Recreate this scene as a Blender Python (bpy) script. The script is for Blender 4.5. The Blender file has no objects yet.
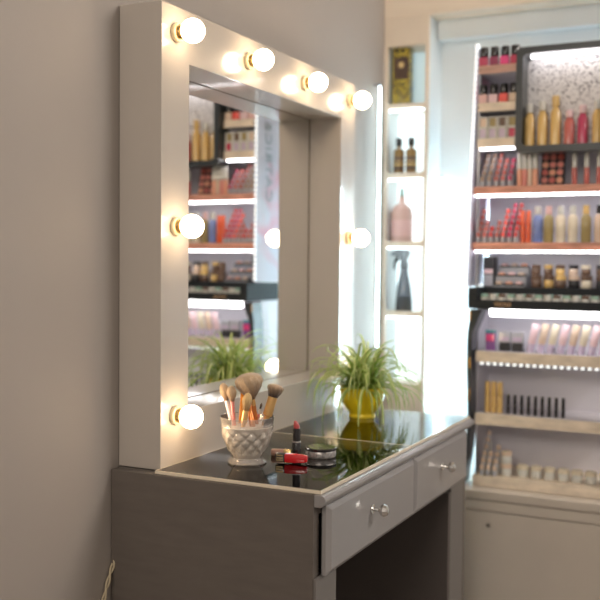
import bpy, bmesh, math, random
from mathutils import Vector, Matrix, noise
random.seed(11)
PI = math.pi
SC = bpy.context.scene
COL = SC.collection

# ------------------------------------------------------------------ materials
MATS = {}
def mat(name, col, rough=.5, metal=0, coat=0, spec=.5, noise_amt=0, noise_scale=8, bump=0, bump_scale=60,
        emit=None, estr=0, trans=0, alpha=1, coat_rough=.05, stretch=(1, 1, 1), sheen=0):
    m = bpy.data.materials.new(name); m.use_nodes = True
    nt = m.node_tree; b = nt.nodes['Principled BSDF']
    b.inputs['Base Color'].default_value = (*col, 1)
    b.inputs['Roughness'].default_value = rough
    b.inputs['Metallic'].default_value = metal
    b.inputs['Coat Weight'].default_value = coat
    b.inputs['Coat Roughness'].default_value = coat_rough
    b.inputs['Specular IOR Level'].default_value = spec
    b.inputs['Transmission Weight'].default_value = trans
    b.inputs['Alpha'].default_value = alpha
    b.inputs['Sheen Weight'].default_value = sheen
    if emit:
        b.inputs['Emission Color'].default_value = (*emit, 1)
        b.inputs['Emission Strength'].default_value = estr
    tc = nt.nodes.new('ShaderNodeTexCoord'); mp = nt.nodes.new('ShaderNodeMapping')
    mp.inputs['Scale'].default_value = stretch
    nt.links.new(tc.outputs['Object'], mp.inputs['Vector'])
    n = nt.nodes.new('ShaderNodeTexNoise'); n.inputs['Scale'].default_value = noise_scale
    n.inputs['Detail'].default_value = 4
    nt.links.new(mp.outputs['Vector'], n.inputs['Vector'])
    if noise_amt:
        r = nt.nodes.new('ShaderNodeValToRGB')
        r.color_ramp.elements[0].position = .3; r.color_ramp.elements[1].position = .7
        r.color_ramp.elements[0].color = (*[max(0, c * (1 - noise_amt)) for c in col], 1)
        r.color_ramp.elements[1].color = (*[min(1, c * (1 + noise_amt)) for c in col], 1)
        nt.links.new(n.outputs['Fac'], r.inputs['Fac']); nt.links.new(r.outputs['Color'], b.inputs['Base Color'])
    if bump:
        n2 = nt.nodes.new('ShaderNodeTexNoise'); n2.inputs['Scale'].default_value = bump_scale
        nt.links.new(mp.outputs['Vector'], n2.inputs['Vector'])
        bp = nt.nodes.new('ShaderNodeBump'); bp.inputs['Strength'].default_value = bump
        bp.inputs['Distance'].default_value = .002
        nt.links.new(n2.outputs['Fac'], bp.inputs['Height']); nt.links.new(bp.outputs['Normal'], b.inputs['Normal'])
    MATS[name] = m
    return m

def glass_mat(name, tint=(1, 1, 1), rough=.02, ior=1.5, body=0, body_col=(.9, .9, .9)):
    """clear glass sheet / wall: Fresnel mix of a transparent and a glossy layer, optional milky body"""
    m = bpy.data.materials.new(name); m.use_nodes = True
    nt = m.node_tree; nt.nodes.clear()
    out = nt.nodes.new('ShaderNodeOutputMaterial'); mx = nt.nodes.new('ShaderNodeMixShader')
    fr = nt.nodes.new('ShaderNodeFresnel'); fr.inputs['IOR'].default_value = ior
    tr = nt.nodes.new('ShaderNodeBsdfTransparent'); tr.inputs['Color'].default_value = (*tint, 1)
    gl = nt.nodes.new('ShaderNodeBsdfGlossy'); gl.inputs['Roughness'].default_value = rough
    src = tr
    if body:
        df = nt.nodes.new('ShaderNodeBsdfDiffuse'); df.inputs['Color'].default_value = (*body_col, 1)
        m2 = nt.nodes.new('ShaderNodeMixShader'); m2.inputs['Fac'].default_value = body
        nt.links.new(tr.outputs[0], m2.inputs[1]); nt.links.new(df.outputs[0], m2.inputs[2]); src = m2
    nt.links.new(fr.outputs[0], mx.inputs['Fac']); nt.links.new(src.outputs[0], mx.inputs[1])
    nt.links.new(gl.outputs[0], mx.inputs[2]); nt.links.new(mx.outputs[0], out.inputs['Surface'])
    MATS[name] = m
    return m

WARM = (1, .72, .42); COOL = (.78, .94, 1)
mat('wall_paint', (.385, .345, .312), .55, noise_amt=.03, noise_scale=3, bump=.05, bump_scale=200)
mat('shop_white', (.80, .86, .88), .5, noise_amt=.02)
mat('header_laminate', (.90, .78, .64), .45, noise_amt=.03, noise_scale=5, stretch=(1, 1, 6))
mat('floor_vinyl', (.30, .26, .23), .4, noise_amt=.15, noise_scale=6)
mat('ceiling_white', (.7, .68, .65), .8, noise_amt=.03)
mat('frame_lacquer', (.46, .415, .37), .42, coat=.55, coat_rough=.05, noise_amt=.02, noise_scale=4)
mat('vanity_paint_shaded', (.125, .106, .092), .45, coat=.15, coat_rough=.2, noise_amt=.08, noise_scale=14, stretch=(1, 1, 5))  # darker copy of the vanity paint for end panels in weak light
mat('drawer_paint_lit', (.27, .256, .254), .38, coat=.3, coat_rough=.15, noise_amt=.03)  # lighter, cooler grey copy for drawers and moulding that face the light
mat('table_paint_lightened', (.33, .30, .27), .4, noise_amt=.05)  # tabletop paint lightened to stand in for reflections in the glass
mat('post_paint', (.17, .155, .145), .45, noise_amt=.05)
mat('knee_shade', (.11, .093, .085), .6, noise_amt=.05)  # paint darkened for the shade inside the knee space
mat('gap_shade', (.012, .011, .01), .7)  # near-black standing in for the shade in narrow gaps
mat('mirror_silver', (.93, .93, .92), .0, metal=1)
mat('seam_brown', (.16, .13, .10), .6)
mat('mirror_back', (.1, .1, .1), .6)
glass_mat('table_glass', (.86, .86, .83), .012, 1.62)
mat('rim_highlight', (.80, .70, .55), .15, coat=.5)  # cream colour paints the highlight along the glass edges
mat('socket_cream', (.60, .52, .34), .35, coat=.4)
mat('socket_brass', (.75, .55, .25), .25, metal=1)
mat('bulb_glow', (1, .95, .85), .4, emit=(1, .74, .47), estr=22)
mat('chrome', (.75, .73, .70), .12, metal=1)
glass_mat('crystal', (.98, .97, .96), .05, 1.46, body=.22, body_col=(.95, .86, .78))
mat('white_sand', (.94, .85, .76), .8, noise_amt=.12, noise_scale=300, bump=.6, bump_scale=500)
mat('handle_white', (.85, .80, .78), .3, coat=.5)
mat('handle_pink', (.78, .27, .25), .3, coat=.5)
mat('handle_amber', (.85, .32, .03), .25, coat=.6)
mat('handle_copper', (.72, .26, .07), .28, metal=.55, coat=.4)
mat('handle_gold', (.80, .50, .20), .3, metal=.65)
mat('ferrule_dark', (.10, .06, .045), .35, metal=.3)
def bristle(name, a, b, c=None, zlo=0, zhi=.03):
    m = mat(name, a, .75, bump=.9, bump_scale=420, stretch=(1, 1, .15), sheen=.3)
    nt = m.node_tree; bs = nt.nodes['Principled BSDF']
    tc = nt.nodes['Texture Coordinate']; sp = nt.nodes.new('ShaderNodeSeparateXYZ')
    nt.links.new(tc.outputs['Object'], sp.inputs[0])
    mr = nt.nodes.new('ShaderNodeMapRange'); mr.inputs['From Min'].default_value = zlo; mr.inputs['From Max'].default_value = zhi
    nt.links.new(sp.outputs['Z'], mr.inputs['Value'])
    n = nt.nodes.new('ShaderNodeTexNoise'); n.inputs['Scale'].default_value = 300
    ad = nt.nodes.new('ShaderNodeMath'); ad.operation = 'MULTIPLY_ADD'; ad.inputs[1].default_value = .35; ad.inputs[2].default_value = -.17
    nt.links.new(n.outputs['Fac'], ad.inputs[0])
    a2 = nt.nodes.new('ShaderNodeMath'); a2.operation = 'ADD'
    nt.links.new(ad.outputs[0], a2.inputs[0]); nt.links.new(mr.outputs[0], a2.inputs[1])
    r = nt.nodes.new('ShaderNodeValToRGB')
    r.color_ramp.elements[0].color = (*a, 1); r.color_ramp.elements[1].color = (*b, 1)
    r.color_ramp.elements[0].position = .1; r.color_ramp.elements[1].position = .85
    nt.links.new(a2.outputs[0], r.inputs['Fac']); nt.links.new(r.outputs['Color'], bs.inputs['Base Color'])
    return m
bristle('bristle_tan', (.20, .12, .065), (.56, .40, .25), zhi=.022)
bristle('bristle_powder', (.20, .125, .075), (.47, .34, .22), zhi=.04)
bristle('bristle_gold', (.30, .17, .06), (.62, .43, .20), zhi=.026)
bristle('bristle_dark', (.05, .03, .022), (.50, .35, .22), zhi=.03)
mat('lipstick_black', (.02, .017, .018), .18, coat=.6)
mat('lipstick_red', (.42, .05, .05), .35, coat=.3)
mat('gloss_red', (.62, .015, .02), .15, coat=1)
mat('gold_line', (.8, .6, .3), .25, metal=1)
mat('compact_silver', (.42, .40, .39), .35, metal=.6, noise_amt=.5, noise_scale=160)
mat('compact_lid', (.05, .06, .03), .05, coat=1)
mat('rose_tube', (.62, .36, .28), .25, coat=.8)
mat('pot_yellow', (.90, .68, .015), .32, coat=.4, noise_amt=.04, noise_scale=20)
mat('soil', (.05, .03, .02), .9, bump=.8, noise_amt=.4, noise_scale=90)
mat('cable_beige', (.50, .42, .28), .5)
mat('tower_laminate', (.84, .73, .60), .45, noise_amt=.03)
mat('niche_glow_panel', (.9, .95, .97), .4, emit=(.80, .95, 1), estr=.9)  # niche back given its own glow to brighten the niches
mat('niche_glow_dim', (.55, .68, .70), .4, emit=(.7, .9, 1), estr=.42)  # weaker added glow for the back of the top niche
mat('led_cool', (1, 1, 1), .4, emit=(.80, .94, 1), estr=5)
mat('tube_glow_soft', (1, 1, 1), .4, emit=(.70, .92, 1), estr=8)  # this and the next two are the glow of the added tubes
mat('tube_glow_bright', (1, 1, 1), .4, emit=(.74, .93, 1), estr=12)
mat('tube_glow_strong', (1, 1, 1), .4, emit=(.68, .92, 1), estr=70)
mat('led_shelf', (1, 1, 1), .4, emit=(1, .97, 1), estr=7)
mat('led_edge', (1, 1, 1), .4, emit=(.9, .97, 1), estr=.9)
mat('steel_gray', (.35, .37, .42), .3, metal=.7)
mat('stand_black', (.022, .03, .035), .3, coat=.4)
mat('tray_black', (.02, .024, .028), .6, spec=.25)
mat('stand_back', (.72, .70, .76), .45, noise_amt=.03)
mat('acrylic_clear', (.8, .82, .88), .1)
glass_mat('acrylic', (.92, .94, .97), .03, 1.45, body=.12)
mat('wood_pink', (.62, .38, .31), .45, noise_amt=.35, noise_scale=10, stretch=(1, 1, 8))
mat('wood_coral', (.70, .33, .24), .45, noise_amt=.4, noise_scale=12, stretch=(1, 1, 6))
mat('wood_beige', (.80, .69, .56), .5, noise_amt=.16, noise_scale=26, stretch=(1, 1, 3))
mat('cabinet_white', (.60, .54, .47), .4, coat=.2, noise_amt=.03)
mat('bronze', (.75, .42, .15), .25, metal=.9)
mat('lettering_gold', (.7, .45, .25), .35, metal=.6)
mat('lettering_grey', (.30, .36, .40), .4)
mat('cap_black', (.015, .014, .016), .2, coat=.5)
mat('cap_clear', (.7, .7, .66), .15, coat=.8)
mat('pan_black', (.03, .03, .035), .4)
mat('plastic_grey', (.46, .47, .52), .3, coat=.5)
PAL = dict(raspberry=(.55, .06, .14), wine=(.30, .03, .10), hot_pink=(.9, .06, .28), pale_pink=(.80, .52, .50),
           shell=(.85, .62, .66), coral=(.85, .10, .08), tan=(.42, .29, .21), brick=(.50, .12, .09), rose=(.62, .16, .14),
           red=(.62, .04, .04), crimson=(.6, .03, .10), nude=(.74, .57, .44), cream=(.78, .70, .55), purple=(.24, .08, .33),
           teal=(.05, .30, .38), gold=(.74, .50, .18), orange=(.80, .13, .04), olive=(.35, .27, .10), blue=(.18, .25, .55),
           lilac=(.60, .50, .65), brown=(.14, .08, .05), mint=(.30, .50, .40), amber=(.30, .17, .05), blush=(.75, .28, .24), peach=(.86, .42, .28))
for k, c in PAL.items(): mat(k, c, .28, coat=.5)
mat('pink_pump', (.72, .47, .42), .25, coat=.3)
mat('spray_grey', (.16, .18, .20), .3, coat=.5)
mat('green_tip', (.01, .16, .10), .3)
glass_mat('spray_glass', (.40, .42, .45), .05, 1.45, body=.25, body_col=(.3, .32, .35))

# baroque box pattern
def pattern_mat():
    m = mat('baroque_print', (.7, .5, .03), .4, coat=.3); nt = m.node_tree; b = nt.nodes['Principled BSDF']
    n = nt.nodes['Noise Texture']; n.inputs['Scale'].default_value = 75; n.inputs['Distortion'].default_value = 1.6; n.inputs['Detail'].default_value = 1
    r = nt.nodes.new('ShaderNodeValToRGB'); r.color_ramp.interpolation = 'CONSTANT'
    e = r.color_ramp.elements; e[0].color = (.015, .013, .005, 1); e[1].position = .45; e[1].color = (.85, .66, .06, 1)
    k = e.new(.52); k.color = (.02, .018, .008, 1); k = e.new(.60); k.color = (.7, .5, .03, 1)
    nt.links.new(n.outputs['Fac'], r.inputs['Fac']); nt.links.new(r.outputs['Color'], b.inputs['Base Color'])
pattern_mat()
# swirly printed paper behind the perfume bottles, floral print on the side panel
def print_mat(name, base, ink, scale, lo, hi, dist=2):
    m = mat(name, base, .4); nt = m.node_tree; b = nt.nodes['Principled BSDF']
    n = nt.nodes['Noise Texture']; n.inputs['Scale'].default_value = scale; n.inputs['Distortion'].default_value = dist; n.inputs['Detail'].default_value = 1.5
    r = nt.nodes.new('ShaderNodeValToRGB'); e = r.color_ramp.elements
    e[0].position = lo; e[0].color = (*base, 1); e[1].position = hi; e[1].color = (*ink, 1)
    nt.links.new(n.outputs['Fac'], r.inputs['Fac']); nt.links.new(r.outputs['Color'], b.inputs['Base Color'])
print_mat('scribble_print', (.86, .84, .84), (.28, .26, .28), 38, .55, .60, 5)
print_mat('panel_print', (.56, .55, .64), (.62, .30, .40), 7, .50, .72, 1)
# leaf: light stripe along the middle of a green blade (UV across the blade)
def leaf_mat():
    m = mat('variegated_leaf', (.1, .2, .03), .45, coat=.1); nt = m.node_tree; b = nt.nodes['Principled BSDF']
    uv = nt.nodes.new('ShaderNodeUVMap'); sp = nt.nodes.new('ShaderNodeSeparateXYZ')
    nt.links.new(uv.outputs[0], sp.inputs[0])
    r = nt.nodes.new('ShaderNodeValToRGB'); e = r.color_ramp.elements
    e[0].position = 0; e[0].color = (.22, .38, .04, 1); e[1].position = 1; e[1].color = (.22, .38, .04, 1)
    for p, c in ((.30, (.28, .44, .06, 1)), (.40, (.86, .82, .42, 1)), (.60, (.86, .82, .42, 1)), (.70, (.28, .44, .06, 1))):
        k = e.new(p); k.color = c
    nt.links.new(sp.outputs['X'], r.inputs['Fac'])
    nt.links.new(r.outputs['Color'], b.inputs['Base Color'])
    b.inputs['Subsurface Weight'].default_value = 0
    nt.links.new(r.outputs['Color'], b.inputs['Emission Color']); b.inputs['Emission Strength'].default_value = 0
    tl = nt.nodes.new('ShaderNodeBsdfTranslucent'); mx = nt.nodes.new('ShaderNodeMixShader'); mx.inputs['Fac'].default_value = .28
    out = nt.nodes['Material Output']
    nt.links.new(r.outputs['Color'], tl.inputs['Color'])
    nt.links.new(b.outputs[0], mx.inputs[1]); nt.links.new(tl.outputs[0], mx.inputs[2]); nt.links.new(mx.outputs[0], out.inputs['Surface'])
leaf_mat()

# ------------------------------------------------------------------ mesh helpers
def link(name, me, m, parent=None, smooth=False, bevel=0):
    o = bpy.data.objects.new(name, me); COL.objects.link(o)
    if m: me.materials.append(MATS[m] if isinstance(m, str) else m)
    if smooth:
        for p in me.polygons: p.use_smooth = True
    if bevel:
        md = o.modifiers.new('bevel', 'BEVEL'); md.width = bevel; md.segments = 3; md.limit_method = 'ANGLE'
        md.harden_normals = False
    if parent: o.parent = parent
    return o
class MB:
    def __init__(s): s.v = []; s.f = []; s.uv = None
    def box(s, a, b):
        n = len(s.v)
        for z in (a[2], b[2]):
            s.v += [(a[0], a[1], z), (b[0], a[1], z), (b[0], b[1], z), (a[0], b[1], z)]
        s.f += [tuple(n + i for i in q) for q in ((3, 2, 1, 0), (4, 5, 6, 7), (0, 1, 5, 4), (1, 2, 6, 5), (2, 3, 7, 6), (3, 0, 4, 7))]
        return s
    def lathe(s, prof, c=(0, 0, 0), seg=32, axis='z', caps=True, rad=None):
        """prof: (radius, height) pairs"""
        n = len(s.v); k = len(prof)
        for j, (r, h) in enumerate(prof):
            for i in range(seg):
                a = 2 * PI * i / seg
                rr = r + (rad(a, h, r) if rad else 0)
                p = (rr * math.cos(a), rr * math.sin(a), h)
                if axis == 'x': p = (h, rr * math.cos(a), rr * math.sin(a))
                if axis == 'y': p = (rr * math.sin(a), h, rr * math.cos(a))
                s.v.append((p[0] + c[0], p[1] + c[1], p[2] + c[2]))
        for j in range(k - 1):
            for i in range(seg):
                i2 = (i + 1) % seg
                s.f.append((n + j * seg + i, n + j * seg + i2, n + (j + 1) * seg + i2, n + (j + 1) * seg + i))
        if caps:
            s.f.append(tuple(n + i for i in reversed(range(seg)))); s.f.append(tuple(n + (k - 1) * seg + i for i in range(seg)))
        return s
    def prism(s, poly, lo, hi, axis='y'):
        """poly in the two other axes, extruded lo..hi along axis"""
        n = len(s.v); k = len(poly)
        def pt(u, w, t):
            return {'y': (u, t, w), 'x': (t, u, w), 'z': (u, w, t)}[axis]
        s.v += [pt(u, w, lo) for u, w in poly] + [pt(u, w, hi) for u, w in poly]
        for i in range(k):
            i2 = (i + 1) % k
            s.f.append((n + i, n + i2, n + k + i2, n + k + i))
        s.f.append(tuple(n + i for i in reversed(range(k)))); s.f.append(tuple(n + k + i for i in range(k)))
        return s
    def tube(s, pts, r, seg=10):
        n = len(s.v); P = [Vector(p) for p in pts]
        for j, p in enumerate(P):
            t = (P[min(j + 1, len(P) - 1)] - P[max(j - 1, 0)]).normalized()
            a = t.orthogonal().normalized() if j == 0 else (pa - t * pa.dot(t)).normalized()
            pa = a; b = t.cross(a); rr = r[j] if isinstance(r, (list, tuple)) else r
            for i in range(seg):
                q = p + rr * (a * math.cos(2 * PI * i / seg) + b * math.sin(2 * PI * i / seg)); s.v.append(tuple(q))
        for j in range(len(P) - 1):
            for i in range(seg):
                i2 = (i + 1) % seg
                s.f.append((n + j * seg + i, n + j * seg + i2, n + (j + 1) * seg + i2, n + (j + 1) * seg + i))
        s.f.append(tuple(n + i for i in reversed(range(seg)))); s.f.append(tuple(n + (len(P) - 1) * seg + i for i in range(seg)))
        return s
    def build(s, name, m, parent=None, smooth=False, bevel=0):
        me = bpy.data.meshes.new(name); me.from_pydata([tuple(v) for v in s.v], [], s.f)
        bm = bmesh.new(); bm.from_mesh(me); bmesh.ops.recalc_face_normals(bm, faces=bm.faces); bm.to_mesh(me); bm.free()
        if smooth:
            o = link(name, me, m, parent, True, bevel)
            try: me.set_sharp_from_angle(angle=math.radians(38))
            except Exception: pass
            return o
        return link(name, me, m, parent, False, bevel)
def box(name, a, b, m, parent=None, bevel=0): return MB().box(a, b).build(name, m, parent, False, bevel)
def thing(name, label, cat, loc=(0, 0, 0), group=None, rot=(0, 0, 0)):
    o = bpy.data.objects.new(name, None); COL.objects.link(o); o.location = loc; o.rotation_euler = rot
    o.empty_display_size = .02
    o['label'] = label; o['category'] = cat
    if group: o['group'] = group
    return o
def tag(o, label, cat, group=None, kind=None):
    o['label'] = label; o['category'] = cat
    if group: o['group'] = group
    if kind: o['kind'] = kind
    return o
def struct(o, label=None):
    o['kind'] = 'structure'
    if label: o['label'] = label
    return o
def dup(root, loc, label=None, group=None, rot=None, swap=None, scale=None):
    """copy a thing with its parts and sub-parts; swap = {part name: material}"""
    r = root.copy(); COL.objects.link(r); r.location = loc
    if rot: r.rotation_euler = rot
    if scale: r.scale = scale
    if label: r['label'] = label
    if group: r['group'] = group
    for ch in list(root.children):
        c = ch.copy(); COL.objects.link(c); c.parent = r
        nm = ch.name.split('.')[0]
        if swap and nm in swap:
            c.data = c.data.copy(); c.data.materials.clear(); c.data.materials.append(MATS[swap[nm]])
        for g in list(ch.children):
            d = g.copy(); COL.objects.link(d); d.parent = c
    return r
def text_obj(name, body, size, m, parent, mw, extrude=.0006):
    cu = bpy.data.curves.new(name, 'FONT'); cu.body = body; cu.size = size; cu.extrude = extrude
    cu.space_character = 1.10 if body == 'CATRICE' else 1; cu.align_x = 'CENTER'; cu.align_y = 'CENTER'
    t = bpy.data.objects.new(name, cu); COL.objects.link(t)
    bpy.context.view_layer.update()
    me = bpy.data.meshes.new_from_object(t); bpy.data.objects.remove(t); bpy.data.curves.remove(cu)
    me.transform(mw)
    return link(name, me, m, parent)

# ------------------------------------------------------------------ room
FZ, CZ = -.76, 1.75
struct(box('floor', (-.1, -3.2, FZ - .05), (4.2, 1.5, FZ), 'floor_vinyl'), 'grey vinyl floor of the shop')
struct(box('ceiling', (-.1, -3.2, CZ), (4.2, 1.5, CZ + .05), 'ceiling_white'), 'off-white ceiling of the shop')
struct(box('wall_left', (-.1, -3.2, FZ), (0, 1.5, CZ), 'wall_paint'), 'greige painted wall behind the vanity')
struct(box('wall_back', (0, 1.40, FZ), (4.2, 1.5, CZ), 'shop_white'), 'white shop wall behind the tower and display')
# header above the niche tower and the recess
struct(box('trim_1', (-.0, 1.28, 1.066), (4.2, 1.40, CZ), 'header_laminate', bevel=.002), 'beige laminate header over the lit recess')
struct(box('trim_2', (.1375, 1.355, 1.010), (4.2, 1.40, 1.066), 'shop_white', bevel=.001), 'white board stepped back under the beige header')

# ------------------------------------------------------------------ niche tower
TX0, TX1, TY0, TY1 = .001, .1355, 1.28, 1.40
tower = thing('niche_tower', 'narrow beige tower of open lit niches beside the recess', 'shelving tower', (TX0, TY0, FZ))
def T(a, b): return tuple(x - y for x, y in zip(a, (TX0, TY0, FZ))), tuple(x - y for x, y in zip(b, (TX0, TY0, FZ)))
def rounded(x0, z0, x1, z1, r, n=5):
    pts = []
    for cx, cz, a0 in ((x1 - r, z1 - r, 0), (x0 + r, z1 - r, 90), (x0 + r, z0 + r, 180), (x1 - r, z0 + r, 270)):
        for i in range(n + 1):
            a = math.radians(a0 + 90 * i / n); pts.append((cx + r * math.cos(a), cz + r * math.sin(a)))
    return pts
levels = [-.070, .004, .214, .416, .614, .814, .985]   # shelf tops; the lowest pair is the closed panel
openings = [(.010, .208, .010), (.222, .410, .010), (.424, .608, .010), (.622, .808, .010), (.820, .985, .002)]
openings = [(-.74, -.085, .004)] + openings
bm = bmesh.new()
def add_loop(pts, y, bm):
    vs = [bm.verts.new((x - TX0, y - TY0, z - FZ)) for x, z in pts]
    return [bm.edges.new((vs[i], vs[(i + 1) % len(vs)])) for i in range(len(vs))]
edges = add_loop([(TX0, FZ), (TX1, FZ), (TX1, 1.066), (TX0, 1.066)], TY0, bm)
for z0, z1, r in openings: edges += add_loop(rounded(TX0 + .0105, z0, TX1 - .0105, z1, r), TY0, bm)
bmesh.ops.triangle_fill(bm, edges=edges, use_beauty=True, use_dissolve=True)
ret = bmesh.ops.extrude_face_region(bm, geom=bm.faces[:])
for v in [g for g in ret['geom'] if isinstance(g, bmesh.types.BMVert)]: v.co.y += .012
bmesh.ops.recalc_face_normals(bm, faces=bm.faces)
me = bpy.data.meshes.new('front_frame'); bm.to_mesh(me); bm.free()
link('front_frame', me, 'tower_laminate', tower)
for x0, x1 in ((TX0, TX0 + .008), (TX1 - .008, TX1)):
    a, b = T((x0, TY0 + .012, FZ), (x1, TY1, 1.066)); box('side_panel', a, b, 'shop_white', tower)
for z in (.210, .413, .611, .811):
    a, b = T((TX0 + .008, TY0 + .012, z - .004), (TX1 - .008, TY1 - .012, z + .004)); box('shelf', a, b, 'tower_laminate', tower)
a, b = T((TX0 + .008, TY0 + .012, -.085), (TX1 - .008, TY1 - .012, .009)); box('fixed_panel', a, b, 'tower_laminate', tower)
a, b = T((TX0 + .008, TY0 + .012, .986), (TX1 - .008, TY1 - .012, 1.066)); box('top_panel', a, b, 'tower_laminate', tower)
a, b = T((TX0 + .008, TY1 - .012, FZ), (TX1 - .008, TY1 - .0005, .806)); box('niche_glow_panel', a, b, 'niche_glow_panel', tower)['label'] = 'niche back panel with an added cool white glow'
a, b = T((TX0 + .008, TY1 - .012, .816), (TX1 - .008, TY1 - .0005, .986)); box('niche_glow_panel', a, b, 'niche_glow_dim', tower)['label'] = 'pale blue back panel of the top niche with a dim added glow'
for z in (.2055, .4085, .6065, .8065):
    a, b = T((TX0 + .012, TY0 + .013, z - .005), (TX1 - .012, TY0 + .021, z - .0015)); box('light_strip', a, b, 'led_cool', tower)

# added tubes that supply the cool glow around the niche tower
def added_light_tube(x, y, z0, z1, r, m, lab):
    l = thing('added_light_tube', lab, 'light', (x, y, z0))
    MB().tube([(0, 0, .02), (0, 0, z1 - z0 - .01)], r).build('tube', m, l, True)
    box('end_cap', (-r, -r, 0), (r, r, .0195), 'steel_gray', l); box('end_cap', (-r, -r, z1 - z0 - .0095), (r, r, z1 - z0), 'steel_gray', l)
    for zz in (.006, z1 - z0 - .008):
        if x < .05: box('wall_bracket', (-x + .0002, -.002, zz), (-r, .002, zz + .004), 'steel_gray', l)
        else: box('wall_bracket', (-.002, r, zz), (.002, 1.3998 - y, zz + .004), 'steel_gray', l)
added_light_tube(.0180, 1.205, .10, .87, .0032, 'tube_glow_soft', 'added thin upright tube lighting the wall beside the niche tower')
added_light_tube(.1440, 1.385, -.25, .62, .0050, 'tube_glow_bright', 'added upright tube lighting the recess right of the niche tower')
added_light_tube(.3420, 1.345, -.25, .60, .0060, 'tube_glow_strong', 'added upright tube lighting the back wall beside the display stand')

# --- things in the niches
t = thing('gift_box', 'tall yellow and black baroque patterned box with a dark label in the top niche', 'box', (.043, 1.325, .8155), rot=(0, 0, .05))
box('carton', (-.026, -.018, 0), (.026, .018, .172), 'baroque_print', t, .001)
box('paper_label', (-.021, -.0188, .080), (.021, -.0178, .142), 'ferrule_dark', t)
MB().lathe([(.0, -.0199), (.009, -.0199), (.009, -.0186), (0, -.0186)], (0, 0, .121), 20, 'y', caps=False).build('emblem', 'gold_line', t)
for i, (x, lab) in enumerate(((.0335, 'left dark amber bottle with black cap in the second niche'), (.0715, 'right dark amber bottle with black cap in the second niche'))):
    b0 = thing('amber_bottle', lab, 'bottle', (x, 1.325, .6155), 'amber bottles in the second niche')
    MB().lathe([(.0150, 0), (.0160, .003), (.0160, .074), (.0145, .078), (.006, .081), (.006, .09)], seg=24).build('bottle_body', 'amber', b0, True)
    MB().lathe([(.0163, .018), (.0163, .056)], seg=24, caps=False).build('paper_label', 'brown', b0, True)
    MB().lathe([(.0088, .088), (.0095, .089), (.0095, .110), (.0085, .112)], seg=20).build('cap', 'cap_black', b0, True)
    MB().lathe([(.0166, .030), (.0166, .036)], seg=24, caps=False).lathe([(.0166, .042), (.0166, .045)], seg=24, caps=False).build('printed_band', 'gold', b0, True)
t = thing('lotion_bottle', 'pink lotion bottle with round shoulders and green tip in the third niche', 'bottle', (.0425, 1.330, .4175))
MB().lathe([(.0305, 0), (.032, .004), (.032, .084), (.0305, .096), (.026, .107), (.0175, .115), (.0095, .119), (.0085, .130), (.0085, .1400)], seg=36).build('bottle_body', 'pink_pump', t, True)
MB().lathe([(.0322, .022), (.0322, .070)], seg=36, caps=False).build('paper_label', 'pale_pink', t, True)
MB().lathe([(.0065, .14), (.004, .150), (.0045, .151), (.0045, .162), (.003, .164)], seg=18).build('nozzle', 'green_tip', t, True)
t = thing('spray_bottle', 'grey spray bottle with a trigger head in the fourth niche', 'bottle', (.054, 1.325, .2145))
MB().lathe([(.0235, 0), (.0255, .004), (.0245, .035), (.019, .080), (.0115, .118), (.0105, .132)], seg=32).build('bottle_body', 'spray_glass', t, True)
MB().lathe([(.022, .002), (.0225, .028), (.018, .05)], seg=32).build('liquid', 'spray_grey', t, True)
MB().lathe([(.0115, .132), (.0125, .134), (.0125, .146), (.009, .150)], seg=20).build('collar', 'spray_grey', t, True)
MB().prism([(-.040, .168), (-.040, .178), (-.018, .188), (.012, .186), (.017, .176), (.010, .160), (.008, .150), (-.008, .150), (-.012, .165)], -.008, .008).build('trigger_head', 'spray_grey', t, False, .002)
MB().prism([(-.020, .166), (-.027, .165), (-.033, .148), (-.034, .128), (-.030, .127), (-.026, .146), (-.014, .156)], -.005, .005).build('trigger', 'stand_black', t, False, .0015)

# ------------------------------------------------------------------ vanity table
VL = .832
van = thing('vanity_table', 'grey painted vanity table with two drawers and open knee space', 'dressing table', (0, 0, FZ))
def V(a, b): return (a[0], a[1], a[2] - FZ), (b[0], b[1], b[2] - FZ)
prof = [(.3905, 0), (.402, 0), (.4060, -.0012), (.4095, -.0048), (.4105, -.0085), (.4090, -.0125), (.4045, -.0160), (.4030, -.0190), (.3905, -.0195)]
MB().prism([(x, z - FZ) for x, z in prof], -.004, VL).build('front_moulding', 'drawer_paint_lit', van, False, .0006)
a, b = V((.002, .0165, -.034), (.3900, VL - .0205, -.0004)); box('tabletop', a, b, 'table_paint_lightened', van)
a, b = V((.002, -.004, FZ), (.3900, .016, 0)); box('side_panel', a, b, 'vanity_paint_shaded', van, .0008)
a, b = V((.002, VL - .02, FZ), (.3900, VL, 0)); box('side_panel', a, b, 'vanity_paint_shaded', van, .0008)
for y0, y1 in ((.0005, .074), (.703, .798)):
    a, b = V((.3905 if y0 < .1 else .330, -.004 if y0 < .1 else y0, FZ), (.395, y1, -.1325)); box('front_post', a, b, 'post_paint', van, .0006)
a, b = V((.004, .017, FZ), (.016, VL - .021, -.035)); box('back_panel', a, b, 'knee_shade', van)
a, b = V((.017, .017, -.146), (.384, VL - .021, -.134)); box('drawer_shelf', a, b, 'knee_shade', van)
a, b = V((.10, .080, FZ), (.32, .092, -.147)); box('inner_panel', a, b, 'knee_shade', van)
a, b = V((.10, .690, FZ), (.394, .7025, -.147)); box('inner_panel', a, b, 'knee_shade', van)
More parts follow.
